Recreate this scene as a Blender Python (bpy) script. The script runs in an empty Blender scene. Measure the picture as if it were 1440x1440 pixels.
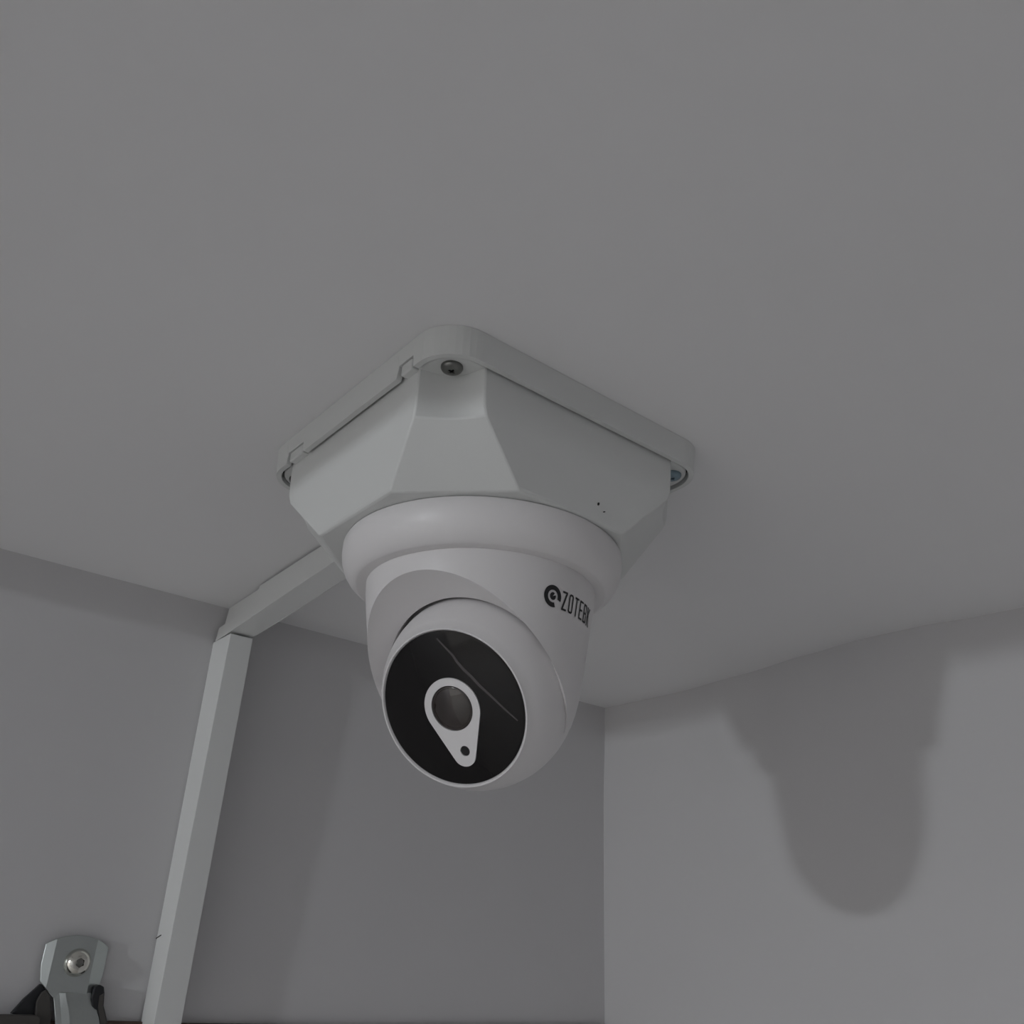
import bpy, bmesh, math, random
from mathutils import Vector, Matrix
from math import sin, cos, pi, sqrt, radians

C = bpy.context.scene.collection
S = 0.22                       # one scene unit (camera lens to ceiling) is 22 cm
CEIL = 1.43
def V(p): return Vector((p[0]*S, p[1]*S, CEIL + (p[2]-1.0)*S))

# ---------------------------------------------------------------- camera
F_PX, YAW, PITCH, ROLL = 1285.469, 0.900986, 0.457859, 0.0431145
fw = Vector((cos(PITCH)*cos(YAW), cos(PITCH)*sin(YAW), sin(PITCH)))
rt0 = Vector((sin(YAW), -cos(YAW), 0)); up0 = rt0.cross(fw)
rt = cos(ROLL)*rt0 + sin(ROLL)*up0
up = -sin(ROLL)*rt0 + cos(ROLL)*up0
cam = bpy.data.cameras.new('camera'); cam.sensor_width = 36.0; cam.sensor_fit = 'HORIZONTAL'
cam.lens = 36.0*F_PX/1440.0; cam.clip_start = 0.01
camo = bpy.data.objects.new('camera', cam); C.objects.link(camo)
m = Matrix((rt, up, -fw)).transposed().to_4x4(); m.translation = V((0, 0, 0))
camo.matrix_world = m
bpy.context.scene.camera = camo

# ---------------------------------------------------------------- light
w = bpy.data.worlds.new('daylight'); bpy.context.scene.world = w; w.use_nodes = True
bg = w.node_tree.nodes['Background']
bg.inputs[0].default_value = (1.0, 0.972, 0.948, 1); bg.inputs[1].default_value = 0.96
lamp = bpy.data.lights.new('far_bulb', 'POINT'); lamp.energy = 35.0
lamp.color = (0.90, 0.95, 1.0); lamp.shadow_soft_size = 0.042
lo = bpy.data.objects.new('far_bulb', lamp); C.objects.link(lo); lo.location = V((-8.0, -0.016, 0.985))
vs = bpy.context.scene.view_settings
vs.view_transform = 'Standard'; vs.look = 'None'; vs.exposure = 0.0; vs.gamma = 1.0; vs.use_curve_mapping = False

# ---------------------------------------------------------------- materials
def mat(name, col, rough=0.5, metal=0.0, bump=0.0, scale=60.0, var=0.0, spec=0.5, coat=0.0, vscale=6.0):
    M = bpy.data.materials.new(name); M.use_nodes = True
    nt = M.node_tree; b = nt.nodes['Principled BSDF']
    b.inputs['Base Color'].default_value = (*col, 1); b.inputs['Roughness'].default_value = rough
    b.inputs['Metallic'].default_value = metal; b.inputs['Specular IOR Level'].default_value = spec
    b.inputs['Coat Weight'].default_value = coat; b.inputs['Coat Roughness'].default_value = 0.05
    tc = nt.nodes.new('ShaderNodeTexCoord')
    if var > 0:
        n = nt.nodes.new('ShaderNodeTexNoise'); n.inputs['Scale'].default_value = vscale; n.inputs['Detail'].default_value = 5
        nt.links.new(tc.outputs['Object'], n.inputs['Vector'])
        r = nt.nodes.new('ShaderNodeMapRange'); r.inputs['To Min'].default_value = 1-var; r.inputs['To Max'].default_value = 1+var
        nt.links.new(n.outputs['Fac'], r.inputs['Value'])
        mx = nt.nodes.new('ShaderNodeVectorMath'); mx.operation = 'SCALE'; mx.inputs[0].default_value = col
        nt.links.new(r.outputs['Result'], mx.inputs['Scale']); nt.links.new(mx.outputs['Vector'], b.inputs['Base Color'])
    if bump > 0:
        n = nt.nodes.new('ShaderNodeTexNoise'); n.inputs['Scale'].default_value = scale; n.inputs['Detail'].default_value = 6
        nt.links.new(tc.outputs['Object'], n.inputs['Vector'])
        bp = nt.nodes.new('ShaderNodeBump'); bp.inputs['Strength'].default_value = bump; bp.inputs['Distance'].default_value = 0.002
        nt.links.new(n.outputs['Fac'], bp.inputs['Height']); nt.links.new(bp.outputs['Normal'], b.inputs['Normal'])
    return M

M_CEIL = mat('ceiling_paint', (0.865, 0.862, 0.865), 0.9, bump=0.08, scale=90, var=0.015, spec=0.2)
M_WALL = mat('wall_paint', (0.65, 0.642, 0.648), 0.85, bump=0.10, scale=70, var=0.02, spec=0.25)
M_BOX = mat('box_plastic', (0.71, 0.72, 0.708), 0.42, bump=0.03, scale=300, spec=0.4)
M_CAM = mat('camera_plastic', (0.79, 0.772, 0.775), 0.38, bump=0.02, scale=400, spec=0.45)
M_TRUNK = mat('trunking_plastic', (0.79, 0.80, 0.79), 0.35, bump=0.02, scale=200, spec=0.45)
M_GAP = mat('dark_gap', (0.03, 0.028, 0.026), 0.8)
M_GLASS = mat('black_glass', (0.0085, 0.0075, 0.0075), 0.06, spec=0.25)
M_LENS = mat('lens_glass', (0.028, 0.02, 0.017), 0.08, spec=0.6, coat=0.5, var=0.5, vscale=60)
M_HOLE = mat('sensor_black', (0.006, 0.006, 0.007), 0.3)
M_INK = mat('black_ink', (0.010, 0.010, 0.011), 0.5)
M_STREAK = mat('pale_streak', (0.075, 0.066, 0.066), 0.5)  # plain pale colour of the line across the glass
M_STEEL = mat('zinc_steel', (0.47, 0.50, 0.49), 0.34, metal=0.85, bump=0.06, scale=220, var=0.12, vscale=40)
M_CHROME = mat('bolt_steel', (0.66, 0.65, 0.60), 0.16, metal=1.0, bump=0.05, scale=160, var=0.1, vscale=90)
M_SCREW = mat('screw_steel', (0.20, 0.20, 0.19), 0.28, metal=0.9)
M_ZSCREW = mat('blue_zinc_screw', (0.20, 0.27, 0.31), 0.3, metal=0.85)
M_RUBBER = mat('black_rubber', (0.012, 0.013, 0.016), 0.45)
M_TAUPE = mat('taupe_rubber', (0.07, 0.065, 0.06), 0.6, var=0.15, vscale=30)
M_WOOD = mat('dark_brown_wood', (0.085, 0.05, 0.038), 0.5, var=0.25, vscale=25, bump=0.05, scale=80)
M_FLOOR = mat('floor_tile', (0.74, 0.72, 0.69), 0.5, var=0.04)

# ---------------------------------------------------------------- helpers
def link(name, bm, material, parent=None, smooth=False, angle=35, bevel=0, seg=2):
    bmesh.ops.remove_doubles(bm, verts=bm.verts, dist=1e-7)
    bmesh.ops.recalc_face_normals(bm, faces=bm.faces)
    me = bpy.data.meshes.new(name); bm.to_mesh(me); bm.free()
    o = bpy.data.objects.new(name, me); C.objects.link(o)
    me.materials.append(material)
    if bevel:
        b = o.modifiers.new('edge', 'BEVEL'); b.width = bevel; b.segments = seg; b.limit_method = 'ANGLE'; b.angle_limit = radians(25)
    if smooth:
        for p in me.polygons: p.use_smooth = True
        me.set_sharp_from_angle(angle=radians(angle))
    if parent:
        o.parent = parent; o.matrix_parent_inverse = Matrix.Translation(-parent.location)
    return o
def thing(name, label, cat, base, group=None):
    e = bpy.data.objects.new(name, None); C.objects.link(e); e.location = V(base); e.empty_display_size = 0.02
    e['label'] = label; e['category'] = cat
    if group: e['group'] = group
    return e
def hexa(bm, pts):
    """box from 8 points: 4 bottom, 4 top, same winding"""
    v = [bm.verts.new(V(p)) for p in pts]
    for f in ((0,1,2,3),(7,6,5,4),(0,4,5,1),(1,5,6,2),(2,6,7,3),(3,7,4,0)): bm.faces.new([v[i] for i in f])
def box(bm, a, b):
    x0,y0,z0 = a; x1,y1,z1 = b
    hexa(bm, [(x0,y0,z0),(x1,y0,z0),(x1,y1,z0),(x0,y1,z0),(x0,y0,z1),(x1,y0,z1),(x1,y1,z1),(x0,y1,z1)])
def loft(bm, rings, cap0=True, cap1=True, tf=V):
    L = [[bm.verts.new(tf(p)) for p in r] for r in rings]
    n = len(L[0])
    for a, b in zip(L, L[1:]):
        for i in range(n): bm.faces.new((a[i], a[(i+1) % n], b[(i+1) % n], b[i]))
    if cap0: bm.faces.new(L[0][::-1])
    if cap1: bm.faces.new(L[-1])
    return L
def circle(c, r, z, n=96): return [(c[0]+r*cos(2*pi*i/n), c[1]+r*sin(2*pi*i/n), z) for i in range(n)]
def rrect(h, r, z, n=8):
    P = []
    for sx, sy, a in ((1,1,0),(-1,1,pi/2),(-1,-1,pi),(1,-1,1.5*pi)):
        for i in range(n+1):
            t = a+pi/2*i/n; P.append((sx*(h-r)+r*cos(t), sy*(h-r)+r*sin(t), z))
    return P
def disc_frame(n):
    n = Vector(n).normalized(); u = Vector((0,0,1)) - n*n.z
    if u.length < 1e-4: u = Vector((0,1,0))
    u.normalize(); r = u.cross(n)
    return r, u, n
def local(F, n):
    r, u, k = disc_frame(n); F = Vector(F)
    return lambda p: V(F + r*p[0] + u*p[1] + k*p[2])

# ---------------------------------------------------------------- setting
def struct(name, bm, m, **k):
    o = link(name, bm, m, **k); o['kind'] = 'structure'; return o
XR, YL = 2.75, 2.785
bm = bmesh.new(); box(bm, (-13, -7, 1.0), (3.3, 3.3, 1.4)); struct('ceiling', bm, M_CEIL)
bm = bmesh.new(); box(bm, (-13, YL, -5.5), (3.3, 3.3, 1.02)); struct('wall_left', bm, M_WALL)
def bulge(y):
    K = [(-7,2.75),(0,2.75),(0.95,2.762),(1.15,2.745),(1.32,2.705),(1.52,2.692),(1.75,2.715),(2.05,2.755),(2.4,2.782),(2.6,2.775),(2.8,2.76)]
    for (a, p), (b, q) in zip(K, K[1:]):
        if a <= y <= b:
            t = (y-a)/(b-a); t = t*t*(3-2*t); return p+(q-p)*t
    return 2.75
bm = bmesh.new()
ys = [-7+i*0.5 for i in range(15)] + [0.55+i*0.0625 for i in range(36)] + [2.8]
zs = [-5.5, -3.5, -1.5, 0, 0.3, 0.5, 0.6, 0.7, 0.76, 0.82, 0.88, 0.94, 1.02]
G = []
for y in ys:
    row = []
    for z in zs:
        f = min(1, max(0, (z-0.55)/0.38)); f = f*f*(3-2*f)
        row.append(bm.verts.new(V((XR + (bulge(y)-XR)*f, y, z))))
    G.append(row)
for a, b in zip(G, G[1:]):
    for j in range(len(zs)-1): bm.faces.new((a[j], a[j+1], b[j+1], b[j]))
B = [bm.verts.new(V((3.3, y, z))) for y, z in ((-7,-5.5),(-7,1.02),(2.8,1.02),(2.8,-5.5))]
bm.faces.new(B)
bm.faces.new([G[0][j] for j in range(len(zs))] + [B[1], B[0]])
bm.faces.new([G[-1][j] for j in range(len(zs))][::-1] + [B[3], B[2]])
bm.faces.new([g[-1] for g in G] + [B[2], B[1]])
bm.faces.new([g[0] for g in G][::-1] + [B[0], B[3]])
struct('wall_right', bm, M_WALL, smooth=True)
bm = bmesh.new(); box(bm, (-13, -7, -5.9), (3.3, 3.3, -5.5)); struct('floor', bm, M_FLOOR)  # unseen floor, raised to bounce more light onto the ceiling
bm = bmesh.new(); box(bm, (-13, -4.4, -5.5), (3.3, -3.9, 1.02)); struct('wall_unseen', bm, M_WALL)  # unseen wall added to keep light off the left wall
bm = bmesh.new(); box(bm, (-0.75, -7, 0.890), (-0.45, YL, 1.01)); struct('trim_1', bm, M_CEIL)      # downstand beam behind the viewer

# ---------------------------------------------------------------- mounting box
BX, BY, BR = 1.0335, 1.4186, 0.0
def bl(p): return V((BX+p[0], BY+p[1], p[2]))
boxt = thing('mounting_box', 'white plastic box with cut corners screwed to the ceiling, carrying the camera', 'junction box', (BX, BY, 1.0))
# base plate: a rounded square skirt, its rim notched beside the two corners of the left side
H, RC, ZS = 0.350, 0.085, 0.941
def skirt_path(h, r):
    P = rrect(h, r, 0, 10)
    Q = []
    for i, p in enumerate(P):
        q = P[(i+1) % len(P)]
        Q.append((p[0], p[1], ZS))
        if abs(p[0]+h) < 1e-6 and abs(q[0]+h) < 1e-6:      # left side, runs from +y to -y
            for v, z in ((0.236,ZS),(0.232,ZS+0.026),(0.165,ZS+0.026),(0.160,ZS),(-0.196,ZS),(-0.202,ZS+0.026),(-0.247,ZS+0.026),(-0.251,ZS)):
                Q.append((-h, v, z))
    return Q
bm = bmesh.new()
o_lo = skirt_path(H-0.004, RC-0.004); i_lo = skirt_path(H-0.015, RC-0.015)
flat = lambda L, z, h: [(p[0], p[1], z) for p in L]
o_hi = [(p[0]*H/(H-0.004), p[1]*H/(H-0.004), 0.9995) for p in o_lo]
i_hi = flat(i_lo, 0.965, 0)
top = [bm.verts.new(bl(p)) for p in o_hi]; ol = [bm.verts.new(bl(p)) for p in o_lo]
il = [bm.verts.new(bl(p)) for p in i_lo]; ih = [bm.verts.new(bl((p[0], p[1], 0.970))) for p in i_lo]
n = len(top)
for a, b in ((top, ol), (ol, il), (il, ih)):
    for i in range(n): bm.faces.new((a[i], a[(i+1) % n], b[(i+1) % n], b[i]))
bm.faces.new(top); bm.faces.new(ih[::-1])
link('base_plate', bm, M_BOX, boxt, bevel=0.0006, seg=2)
# cover: a flange inside the skirt and a box whose corners are cut away for the screws
bm = bmesh.new()
hf = H-0.0205
loft(bm, [rrect(hf, RC-0.022, 0.946, 10), rrect(hf, RC-0.022, 0.969, 10)], tf=bl)
def body_ring(h, a, z, dip, n=8):
    """square with cut corners; the cut is scooped inwards by dip"""
    P = []
    for k in range(4):
        rot = k*pi/2
        p0 = Vector((h, a)); p1 = Vector((a, h)); inn = Vector((-1, -1)).normalized()
        for i in range(n+1):
            t = i/n; p = p0.lerp(p1, t) + inn*dip*sin(pi*t)
            P.append((p.x*cos(rot)-p.y*sin(rot), p.x*sin(rot)+p.y*cos(rot), z))
    return P
loft(bm, [body_ring(0.3295, 0.245, 0.960, 0.024), body_ring(0.3285, 0.243, 0.905, 0.024), body_ring(0.327, 0.240, 0.870, 0.020),
          body_ring(0.3245, 0.233, 0.852, 0.006), body_ring(0.2985, 0.134, 0.756, 0.0), body_ring(0.294, 0.130, 0.752, 0.0)], tf=bl)
for v0, v1 in ((-0.242,-0.207), (0.170,0.227)):
    bmx = bm
    v = [(-0.3445, v0, ZS+0.001), (-0.30, v0, ZS+0.001), (-0.30, v1, ZS+0.001), (-0.3445, v1, ZS+0.001)]
    q = [(a, b, ZS+0.024) for a, b, c in v]
    loft(bm, [v, q], tf=bl)
# sloping flank that brings the left face flush with the rim
link('cover', bm, M_BOX, boxt, smooth=True, angle=22, bevel=0.0008, seg=2)
# seam shadow gap filler: black slab in place of shade, recessed between skirt and flange
bm = bmesh.new()
loft(bm, [rrect(hf+0.0056, RC-0.0155, 0.9585, 10), rrect(hf+0.0056, RC-0.0155, 0.969, 10)], tf=bl)
link('seam_shadow', bm, M_GAP, boxt)
def screw(bm, F, n, r, h, slot=True):
    tf = local(F, n)
    prof = [(r, 0), (r, h*0.35), (r*0.9, h*0.7), (r*0.66, h*0.95), (r*0.36, h)]
    N = 32
    rings = [[(q*cos(2*pi*i/N), q*sin(2*pi*i/N), z) for i in range(N)] for q, z in prof]
    # cross recess
    cr = []
    for i in range(N):
        t = 2*pi*i/N; k = r*(0.34 if abs(cos(2*t)) > 0.55 else 0.16); cr.append((k*cos(t), k*sin(t), h))
    cb = [(a*0.55, b*0.55, h*0.25) for a, b, c in cr]
    rings += [cr, cb]
    loft(bm, rings, tf=tf)
for sx, sy, mt in ((-1,-1,M_SCREW), (1,-1,M_ZSCREW), (-1,1,M_SCREW), (1,1,M_SCREW)):
    bm = bmesh.new(); screw(bm, (BX+sx*0.290, BY+sy*0.290, 0.9465), (0,0,-1), 0.0200, 0.011)
    link('screw', bm, mt, boxt, smooth=True, angle=40)
# specks on the front right face
bm = bmesh.new()
for (u, z, r) in ((0.0545, 0.787, 0.0022), (0.071, 0.776, 0.0008)):
    tf = local((BX+u, BY-0.3075, z), (0, -1, -0.29))
    loft(bm, [[(r*cos(t*pi/4), 1.4*r*sin(t*pi/4), zz) for t in range(8)] for zz in (-0.004, 0.0012)], tf=tf)
link('speck', bm, M_GAP, boxt)['label'] = 'dark speck'

# ---------------------------------------------------------------- security camera
CX, CY = 1.041, 1.406
camt = thing('security_camera', 'white dome security camera with black glass face hanging under the ceiling box', 'security camera', (CX, CY, 0.752))
bm = bmesh.new()
prof = [(0.270,0.7525),(0.2845,0.7505),(0.287,0.746),(0.287,0.728),(0.2845,0.711),(0.279,0.6965),(0.271,0.6845),(0.261,0.6755),(0.2545,0.6715),(0.251,0.671),(0.231,0.6715),(0.20,0.674)]
loft(bm, [circle((CX,CY), r, z, 128) for r, z in prof])
link('mount_ring', bm, M_CAM, camt, smooth=True, angle=32)
# housing: a drum with a rounded cup, cut by a slanting plane with a round socket
def hr(z):
    K = [(0.672,0.2325),(0.65,0.231),(0.61,0.2255),(0.577,0.2205),(0.54,0.2150),(0.5,0.2095),(0.465,0.2035),(0.435,0.1965),(0.41,0.188),(0.39,0.177),(0.372,0.160),(0.358,0.138),(0.348,0.108),(0.344,0.07)]
    for (a, p), (b, q) in zip(K, K[1:]):
        if b <= z <= a: return p+(q-p)*(z-a)/(b-a)
    return 0.2325 if z > 0.6 else 0.03
az, el = radians(-159.2), radians(-49.0)
MC = Vector((cos(az)*cos(el), sin(az)*cos(el), sin(el)))        # outward normal of the cut
P0 = Vector((CX, CY, 0.437))
bm = bmesh.new()
zl = [0.673-0.233*i/24 for i in range(25)] + [0.43,0.42,0.41,0.40,0.39,0.381,0.372,0.365,0.358,0.353,0.348,0.346,0.344]
loft(bm, [circle((CX,CY), hr(z), z, 160) for z in zl])
g = bm.verts[:]+bm.edges[:]+bm.faces[:]
r = bmesh.ops.bisect_plane(bm, geom=g, dist=1e-6, plane_co=V(P0), plane_no=MC, clear_outer=True)
edges = [e for e in r['geom_cut'] if isinstance(e, bmesh.types.BMEdge)]
N_F = Vector((-0.78, -0.336, -0.529)).normalized()               # where the eye looks
FC = Vector((0.965, 1.369, 0.417)); RE = 0.190
EC = FC - N_F*sqrt(RE**2-0.1525**2)                             # centre of the eyeball
SC = EC + MC*((P0-EC).dot(MC))                                  # socket centre on the cut plane
sr, su, _ = disc_frame(MC)
RS = 0.1965
# order the cut loop, then give each of its points a partner on the socket edge
cut = [e for e in edges if e.is_valid]
adj = {}
for e in cut:
    for v_ in e.verts: adj.setdefault(v_, []).append(e.other_vert(v_))
st = cut[0].verts[0]; loop = [st]; prev = None; cur = st
while True:
    nx = [v_ for v_ in adj[cur] if v_ is not prev][0]
    if nx is st: break
    loop.append(nx); prev, cur = cur, nx
hole, inner = [], []
for v_ in loop:
    q = Vector((v_.co.x/S, v_.co.y/S, (v_.co.z-CEIL)/S+1)) - SC
    d = q - MC*q.dot(MC); rr = d.length; d.normalize()
    rh = min(RS, rr-0.015); dz = 0.012 + 0.042*max(0.0, d.dot(su))
    hole.append(bm.verts.new(V(SC + d*rh - MC*dz))); inner.append(bm.verts.new(V(SC + d*(rh-0.004) - MC*(dz+0.05))))
nL = len(loop)
for A_, B_ in ((loop, hole), (hole, inner)):
    for i in range(nL): bm.faces.new((A_[i], A_[(i+1) % nL], B_[(i+1) % nL], B_[i]))
bm.faces.new(inner)
link('housing', bm, M_CAM, camt, smooth=True, angle=28, bevel=0.0005, seg=2)
# eyeball with the rim that holds the glass
tf = local(EC, N_F)
kf = (FC-EC).dot(N_F)
def rings_l(prof, n=128): return [[(q*cos(2*pi*i/n), q*sin(2*pi*i/n), z) for i in range(n)] for q, z in prof]
prof = []
zrim = sqrt(RE**2-0.1525**2)
t0 = math.asin(0.1525/RE)
for i in range(25):
    t = pi*0.98 - (pi*0.98-t0)*i/24; prof.append((RE*sin(t), RE*cos(t)))
prof += [(0.1522, kf+0.001), (0.1508, kf+0.0035), (0.1485, kf+0.0035), (0.1462, kf+0.001), (0.1455, kf-0.004)]
bm = bmesh.new(); loft(bm, rings_l(prof), tf=tf)
eye = link('eyeball', bm, M_CAM, camt, smooth=True, angle=45)
tf = local(FC, N_F)
bm = bmesh.new(); loft(bm, rings_l([(0.1452,-0.006),(0.1452,0.0),(0.142,0.0012)]), tf=tf)
glass = link('face_glass', bm, M_GLASS, eye, smooth=True, angle=30); glass['label'] = 'glossy black glass'
# teardrop plate: big circle joined to a small one below
def tear(R1, c2, R2, n=40):
    P = []; c1 = Vector((0.0, 0.0)); c2 = Vector(c2); d = c2-c1; L = d.length; a = math.atan2(d.y, d.x)
    b = math.acos((R1-R2)/L)
    for i in range(n+1):
        t = a+b+(2*pi-2*b)*i/n; P.append((R1*cos(t), R1*sin(t)))
    for i in range(n+1):
        t = a-b+2*b*i/n; P.append((c2.x+R2*cos(t), c2.y+R2*sin(t)))
    return P
T = tear(0.0575, (0.005, -0.0875), 0.0235)
bm = bmesh.new()
def poly(bm, loops, z, tf):
    es = []
    for L in loops:
        vs_ = [bm.verts.new(tf((p[0], p[1], z))) for p in L]
        es += [bm.edges.new((vs_[i], vs_[(i+1) % len(vs_)])) for i in range(len(vs_))]
    bmesh.ops.triangle_fill(bm, edges=es, use_beauty=True)
lensL = [(0.0428*cos(2*pi*i/64), 0.0428*sin(2*pi*i/64)) for i in range(64)]
holeL = [(0.0082+0.0098*cos(2*pi*i/32), -0.0815+0.0098*sin(2*pi*i/32)) for i in range(32)]
poly(bm, [T, lensL, holeL], 0.0040, tf)
for L in (T, lensL, holeL):
    a = [bm.verts.new(tf((p[0], p[1], 0.0040))) for p in L]; b = [bm.verts.new(tf((p[0], p[1], 0.0005))) for p in L]
    for i in range(len(L)): bm.faces.new((a[i], a[(i+1) % len(L)], b[(i+1) % len(L)], b[i]))
tp = link('lens_plate', bm, M_CAM, eye); tp['label'] = 'white teardrop plate around the lens'
bm = bmesh.new(); loft(bm, rings_l([(0.0425,0.0014),(0.0415,0.0034),(0.0385,0.0042),(0.037,0.0026),(0.030,0.0048),(0.020,0.0066),(0.010,0.0075),(0.002,0.0078)], 64), tf=tf)
link('lens', bm, M_LENS, eye, smooth=True, angle=60)['label'] = 'dark brown glass lens'
bm = bmesh.new()
loft(bm, [[(0.0082+q*cos(2*pi*i/32), -0.0815+q*sin(2*pi*i/32), z) for i in range(32)] for q, z in ((0.0096,0.0013),(0.0092,0.0019),(0.006,0.0016))], tf=tf)
link('light_sensor', bm, M_HOLE, eye, smooth=True)['label'] = 'small black round sensor'
# pale wavy streak on the glass
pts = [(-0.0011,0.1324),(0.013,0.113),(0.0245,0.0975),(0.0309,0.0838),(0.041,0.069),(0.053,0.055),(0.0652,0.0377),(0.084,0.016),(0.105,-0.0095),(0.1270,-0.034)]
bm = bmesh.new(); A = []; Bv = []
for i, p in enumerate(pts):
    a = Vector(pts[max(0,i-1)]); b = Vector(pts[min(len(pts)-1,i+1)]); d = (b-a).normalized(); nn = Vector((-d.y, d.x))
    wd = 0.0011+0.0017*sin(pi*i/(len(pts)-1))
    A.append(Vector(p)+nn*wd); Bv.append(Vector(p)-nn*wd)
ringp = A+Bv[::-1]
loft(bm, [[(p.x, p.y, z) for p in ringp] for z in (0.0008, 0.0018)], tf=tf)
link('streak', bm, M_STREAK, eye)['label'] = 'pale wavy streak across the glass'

# writing on the drum
def on_drum(a_deg, z, lift=0.0009):
    a = radians(a_deg); q = hr(z)+lift
    return V((CX+q*cos(a), CY+q*sin(a), z))
R0 = 0.2235
def drum_mesh(name, tris_pts, tris):
    bm = bmesh.new()
    vs_ = [bm.verts.new(on_drum(p[0], p[1])) for p in tris_pts]
    for f in tris:
        try: bm.faces.new([vs_[i] for i in f])
        except ValueError: pass
    me = bpy.data.meshes.new(name); bm.normal_update()
    bm.to_mesh(me); bm.free(); me.materials.append(M_INK)
    o = bpy.data.objects.new(name, me); C.objects.link(o); o.parent = camt; o.matrix_parent_inverse = Matrix.Translation(-camt.location)
    return o
# letters as strokes in a 1 x 2.6 cell (x right, y up), thick condensed capitals
def stroke_letter(polys, a0, aw, z0, h):
    P = []; Fc = []
    for q in polys:
        nseg = 1
        b = len(P)
        for x, y in q: P.append((a0+aw*x, z0+h*y))
        Fc.append(list(range(b, b+len(q))))
    return P, Fc
t, u = 0.27, 0.105
LET = {
 'Z': [[(0,1-u),(1,1-u),(1,1),(0,1)], [(0,0),(1,0),(1,u),(0,u)], [(0,u),(t*1.25,u),(1,1-u),(1-t*1.25,1-u)]],
 'O': [[(0,0.10),(t,0.13),(t,0.87),(0,0.90)], [(1-t,0.13),(1,0.10),(1,0.90),(1-t,0.87)],
       [(0,0.90),(t,0.87),(0.38,1-u),(0.25,1)], [(0.25,1),(0.38,1-u),(0.62,1-u),(0.75,1)], [(0.75,1),(0.62,1-u),(1-t,0.87),(1,0.90)],
       [(0,0.10),(0.25,0),(0.38,u),(t,0.13)], [(0.25,0),(0.75,0),(0.62,u),(0.38,u)], [(0.75,0),(1,0.10),(1-t,0.13),(0.62,u)]],
 'T': [[(0,1-u),(1,1-u),(1,1),(0,1)], [(0.5-t/2,0),(0.5+t/2,0),(0.5+t/2,1-u),(0.5-t/2,1-u)]],
 'E': [[(0,0),(t,0),(t,1),(0,1)], [(t,1-u),(1,1-u),(1,1),(t,1)], [(t,0),(1,0),(1,u),(t,u)], [(t,0.5-u/2),(0.88,0.5-u/2),(0.88,0.5+u/2),(t,0.5+u/2)]],
 'B': [[(0,0),(t,0),(t,1),(0,1)], [(t,1-u),(0.8,1-u),(0.8,1),(t,1)], [(t,0),(0.8,0),(0.8,u),(t,u)], [(t,0.5-u/2),(0.8,0.5-u/2),(0.8,0.5+u/2),(t,0.5+u/2)],
       [(1-t,0.56),(1,0.60),(1,0.90),(0.8,1),(1-t,0.92)], [(1-t,0.08),(0.8,0),(1,0.10),(1,0.40),(1-t,0.44)], [(0.8,0.44),(1,0.40),(0.86,0.5),(1,0.60),(0.8,0.56)]],
 'K': [[(0,0),(t,0),(t,1),(0,1)], [(t,0.40),(t,0.56),(1-t*0.95,1),(1.05,1)], [(t*1.25,0.52),(t*1.9,0.62),(1.08,0),(1-t*0.9,0)]],
}
z0, hh = 0.5866, 0.0362
aa = -84.4
P, Fc = [], []
for ch, adv in (('Z',3.5),('O',3.5),('T',3.5),('E',3.5),('B',3.8),('K',3.9)):
    p, f = stroke_letter(LET[ch], aa, adv, z0, hh)
    b = len(P); P += p; Fc += [[i+b for i in q] for q in f]
    aa += adv+1.35
drum_mesh('brand_text', P, Fc)['label'] = 'black printed capital letters'
# emblem: thick open ring with a smaller eye crescent inside
P, Fc = [], []
ac, zc = -90.5, 0.6058
k = 180/pi/R0
def arc(r0, r1, t0, t1, n, cx=0, cy=0):
    b = len(P)
    for i in range(n+1):
        tt = radians(t0+(t1-t0)*i/n)
        for rr in (r0, r1): P.append((ac+k*(cx+rr*cos(tt)), zc+cy+rr*sin(tt)))
    for i in range(n): Fc.append([b+2*i, b+2*i+1, b+2*i+3, b+2*i+2])
arc(0.0116, 0.0205, -18, 292, 48)
arc(0.0004, 0.0072, 60, 385, 24)
drum_mesh('brand_emblem', P, Fc)['label'] = 'black open ring emblem with an eye inside'

# ---------------------------------------------------------------- cable trunking
ct = thing('cable_trunking', 'short white square trunking on the ceiling behind the mounting box', 'trunking', (1.03, 2.3, 1.0))
def tx(y, z): return 1.013 + (y-2.66)*0.028 + (z-0.88)*0.09        # left flank of the run
def tbox(y0, y1, zt0, zt1, zb0, zb1, xo, wd):
    p = []
    for z0_, z1_ in ((zb0, zb1), (zt0, zt1)):
        p += [(tx(y0,z0_)+xo, y0, z0_), (tx(y0,z0_)+xo+wd, y0, z0_), (tx(y1,z1_)+xo+wd, y1, z1_), (tx(y1,z1_)+xo, y1, z1_)]
    hexa(bm, p)
yb = BY+0.353
bm = bmesh.new(); tbox(yb, 2.772, 0.9985, 0.9985, 0.935, 0.905, 0.015, 0.050); link('trunking_base', bm, M_TRUNK, ct, bevel=0.0003)
bm = bmesh.new(); tbox(yb, 2.50, 0.992, 0.992, 0.918, 0.889, 0, 0.078); tbox(2.50, 2.772, 0.935, 0.925, 0.889, 0.878, 0, 0.078)
link('trunking_lid', bm, M_TRUNK, ct, bevel=0.0004)
wt = thing('cable_trunking', 'long white square trunking running down the left wall from the ceiling', 'trunking', (1.05, YL, 0.2))
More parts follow.
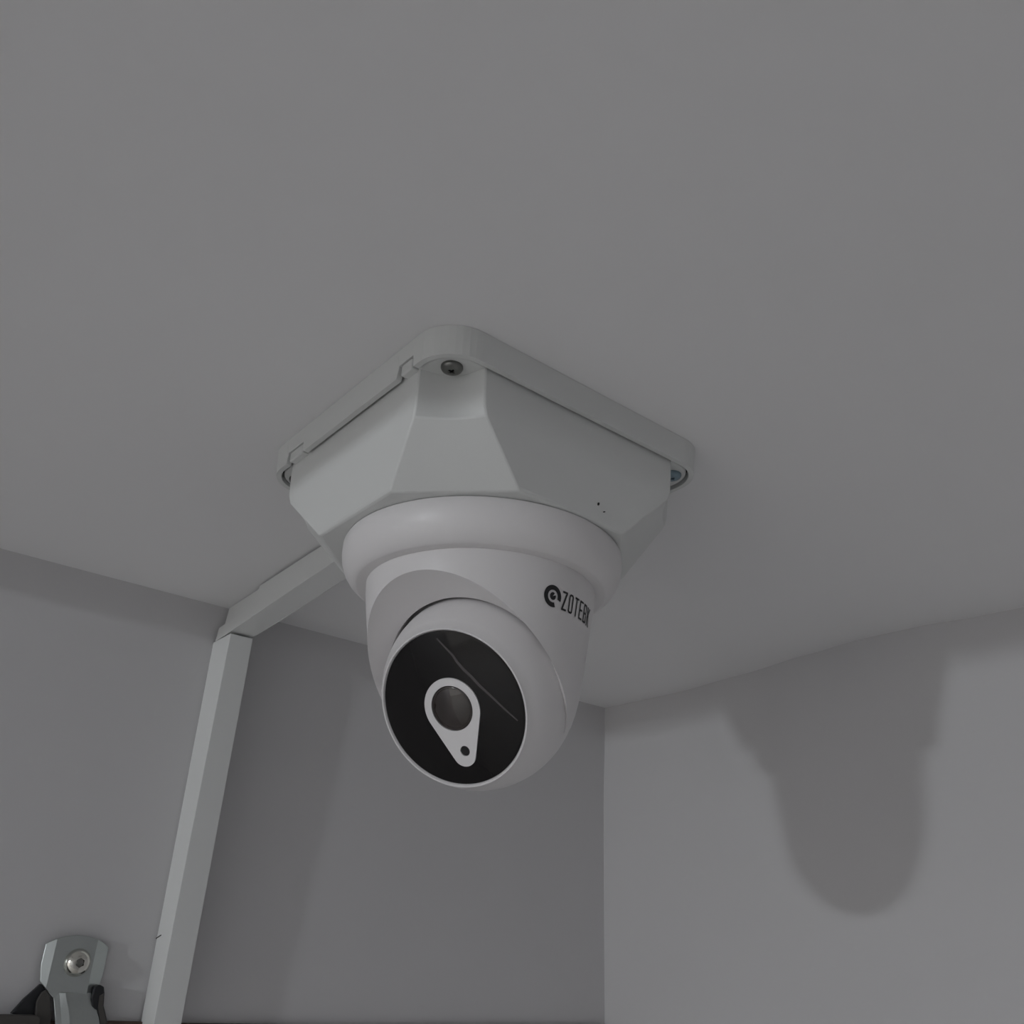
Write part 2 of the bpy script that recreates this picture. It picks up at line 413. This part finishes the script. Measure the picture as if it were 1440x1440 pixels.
def wbox(z0_, z1_, f0, f1, xo0, xo1, yback=YL):
    # f: y of the front at z0/z1
    hexa(bm, [(1.013+xo0, f0, z0_), (1.013+xo1, f0, z0_), (1.013+xo1, yback, z0_), (1.013+xo0, yback, z0_),
              (1.013+xo0, f1, z1_), (1.013+xo1, f1, z1_), (1.013+xo1, yback, z1_), (1.013+xo0, yback, z1_)])
bm = bmesh.new(); wbox(-0.20, 0.868, 2.70, 2.675, 0.004, 0.070, YL-0.0005); link('trunking_base', bm, M_TRUNK, wt)
bm = bmesh.new(); wbox(-0.20, 0.8755, 2.686, 2.646, 0.0, 0.0745, YL-0.006); link('trunking_lid', bm, M_TRUNK, wt, bevel=0.0004)
bm = bmesh.new()
hexa(bm, [(1.0118,2.748,0.0300),(1.0140,2.748,0.0300),(1.0140,2.782,0.0215),(1.0118,2.782,0.0215),
          (1.0118,2.748,0.0325),(1.0140,2.748,0.0325),(1.0140,2.782,0.0240),(1.0118,2.782,0.0240)])
link('scratch', bm, M_GAP, wt)['label'] = 'short dark scratch'

# ---------------------------------------------------------------- bracket and rail
bt = thing('metal_bracket', 'zinc steel bracket with a domed bolt on the left wall, black clamp arms below', 'bracket', (0.815, YL, -0.06))
def wl(p): return V((p[0], YL-p[2], p[1]))                    # wall-local: x along wall, y up, z out of the wall
outline = [(0.720,-0.007),(0.733,0.003),(0.747,0.010),(0.770,0.018),(0.797,0.0215),(0.826,0.019),(0.854,0.012),(0.874,0.004),(0.890,-0.005),
           (0.8905,-0.051),(0.8855,-0.092),(0.874,-0.110),(0.862,-0.118),(0.840,-0.127),(0.816,-0.130),(0.790,-0.128),(0.765,-0.122),(0.750,-0.105),(0.7325,-0.088),(0.726,-0.050)]
def fold(x):                                                   # side flanges bent back towards the wall
    if x < 0.748: return -(0.748-x)*0.55
    if x > 0.850: return -(x-0.850)*0.55
    return 0.0
bm = bmesh.new()
# split in three strips so that the folds are true creases
def strip(xa, xb):
    tops = []
    import itertools
    up_ = outline[:9]; lo_ = [outline[i] for i in (19,18,17,16,15,14,13,12,11,10,9)]
    def yat(L, x):
        for (a, p), (b, q) in zip(L, L[1:]):
            if a <= x <= b and b > a: return p+(q-p)*(x-a)/(b-a)
        return L[0][1] if x < L[0][0] else L[-1][1]
    N = 10; top_ = []; bot_ = []
    for i in range(N+1):
        x = xa+(xb-xa)*i/N
        top_.append((x, yat(up_, x), 0.030+fold(x))); bot_.append((x, yat(lo_, x), 0.030+fold(x)))
    r1 = top_+bot_[::-1]
    loft(bm, [[(x, y, z-0.007) for x, y, z in r1], r1], tf=wl)
strip(0.726, 0.748); strip(0.748, 0.850); strip(0.850, 0.888)
link('plate', bm, M_STEEL, bt, bevel=0.0003)
# strap that comes forward below the plate and round the rail
bm = bmesh.new()
sec = []
for y, z, xl, xr in ((-0.112,0.026,0.768,0.862),(-0.126,0.030,0.772,0.868),(-0.145,0.036,0.777,0.880),(-0.170,0.044,0.783,0.890),(-0.205,0.054,0.790,0.900)):
    xm = xl+(xr-xl)*0.30
    sec.append([(xl,y,z-0.006),(xr,y,z-0.006),(xr,y,z+0.002),((xm+xr)/2,y,z+0.004),(xm,y,z+0.012),(xl+0.014,y,z+0.004),(xl,y,z)])
loft(bm, sec, tf=wl); link('strap', bm, M_STEEL, bt, bevel=0.0003)
bm = bmesh.new(); tfb = local((0.810, YL-0.030, -0.043), (0,-1,0))
rb = 0.0335
prof = [(rb,0),(rb*0.985,0.004),(rb*0.93,0.010),(rb*0.82,0.016),(rb*0.66,0.021),(rb*0.47,0.0245),(rb*0.40,0.025)]
N = 48
rr_ = [[(q*cos(2*pi*i/N), q*sin(2*pi*i/N), z) for i in range(N)] for q, z in prof]
hx = []
for i in range(N):
    a = 2*pi*i/N; hxr = rb*0.30/cos(((a+pi/6) % (pi/3))-pi/6); hx.append((hxr*cos(a), hxr*sin(a), 0.0252))
rr_ += [hx, [(a, b, 0.010) for a, b, c in hx]]
loft(bm, rr_, tf=tfb); link('bolt', bm, M_CHROME, bt, smooth=True, angle=35)['label'] = 'shiny domed bolt with a dark recess'
bm = bmesh.new(); loft(bm, [[(q*cos(2*pi*i/24), q*sin(2*pi*i/24), z) for i in range(24)] for q, z in ((rb*0.285,0.009),(rb*0.285,0.0185),(rb*0.14,0.0165))], tf=tfb)
link('recess_fill', bm, M_SCREW, bt)  # dark fill added so the bolt recess reads as shaded
# black clamp arms each side
bm = bmesh.new()
L1 = [(0.738,-0.093),(0.751,-0.106),(0.764,-0.127),(0.768,-0.150),(0.770,-0.205),(0.744,-0.205),(0.742,-0.170),(0.715,-0.166),(0.684,-0.160),(0.706,-0.128)]
loft(bm, [[(x,y,z) for x, y in L1] for z in (0.001, 0.020)], tf=wl); link('clamp_arm', bm, M_RUBBER, bt, bevel=0.0006)
bm = bmesh.new()
L2 = [(0.740,-0.112),(0.751,-0.106),(0.766,-0.130),(0.776,-0.165),(0.780,-0.206),(0.742,-0.206),(0.738,-0.165),(0.733,-0.132)]
loft(bm, [[(x,y,z) for x, y in L2] for z in (0.022, 0.034)], tf=wl); link('clamp_liner', bm, M_TAUPE, bt, bevel=0.0005)
bm = bmesh.new()
L3 = [(0.864,-0.098),(0.876,-0.092),(0.888,-0.097),(0.893,-0.112),(0.897,-0.140),(0.913,-0.172),(0.922,-0.206),(0.902,-0.206),(0.892,-0.180),(0.880,-0.152),(0.868,-0.142),(0.862,-0.125)]
loft(bm, [[(x,y,z) for x, y in L3] for z in (0.006, 0.040)], tf=wl); link('clamp_arm', bm, M_RUBBER, bt, bevel=0.0006)
bm = bmesh.new()
L4 = [(0.880,-0.118),(0.889,-0.112),(0.893,-0.140),(0.909,-0.174),(0.917,-0.206),(0.904,-0.206),(0.894,-0.176),(0.883,-0.145)]
loft(bm, [[(x,y,z) for x, y in L4] for z in (0.040, 0.044)], tf=wl); link('clamp_liner', bm, M_TAUPE, bt)
bm = bmesh.new()
loft(bm, [[(x,y,z) for x, y in ((0.50,-0.158),(0.735,-0.1615),(0.745,-0.168),(0.745,-0.22),(0.50,-0.22))] for z in (0.021, 0.060)], tf=wl)
link('clamp_band', bm, M_TAUPE, bt, bevel=0.0006)

rail = bmesh.new()
def rb_(x, z): return [(x, YL-0.001, z), (x, YL-0.001, z-0.16), (x, YL-0.020, z-0.16), (x, YL-0.020, z)]
rp = []
for x, z in ((-0.44,-0.172),(0.40,-0.174),(0.95,-0.1765),(1.15,-0.1825),(1.6,-0.1885),(2.2,-0.1905),(2.73,-0.1925)):
    rp.append(rb_(x, z))
loft(rail, rp)
r_ = link('rail', rail, M_WOOD, bevel=0.0004)
r_['label'] = 'dark brown rail along the bottom of the left wall'; r_['category'] = 'rail'
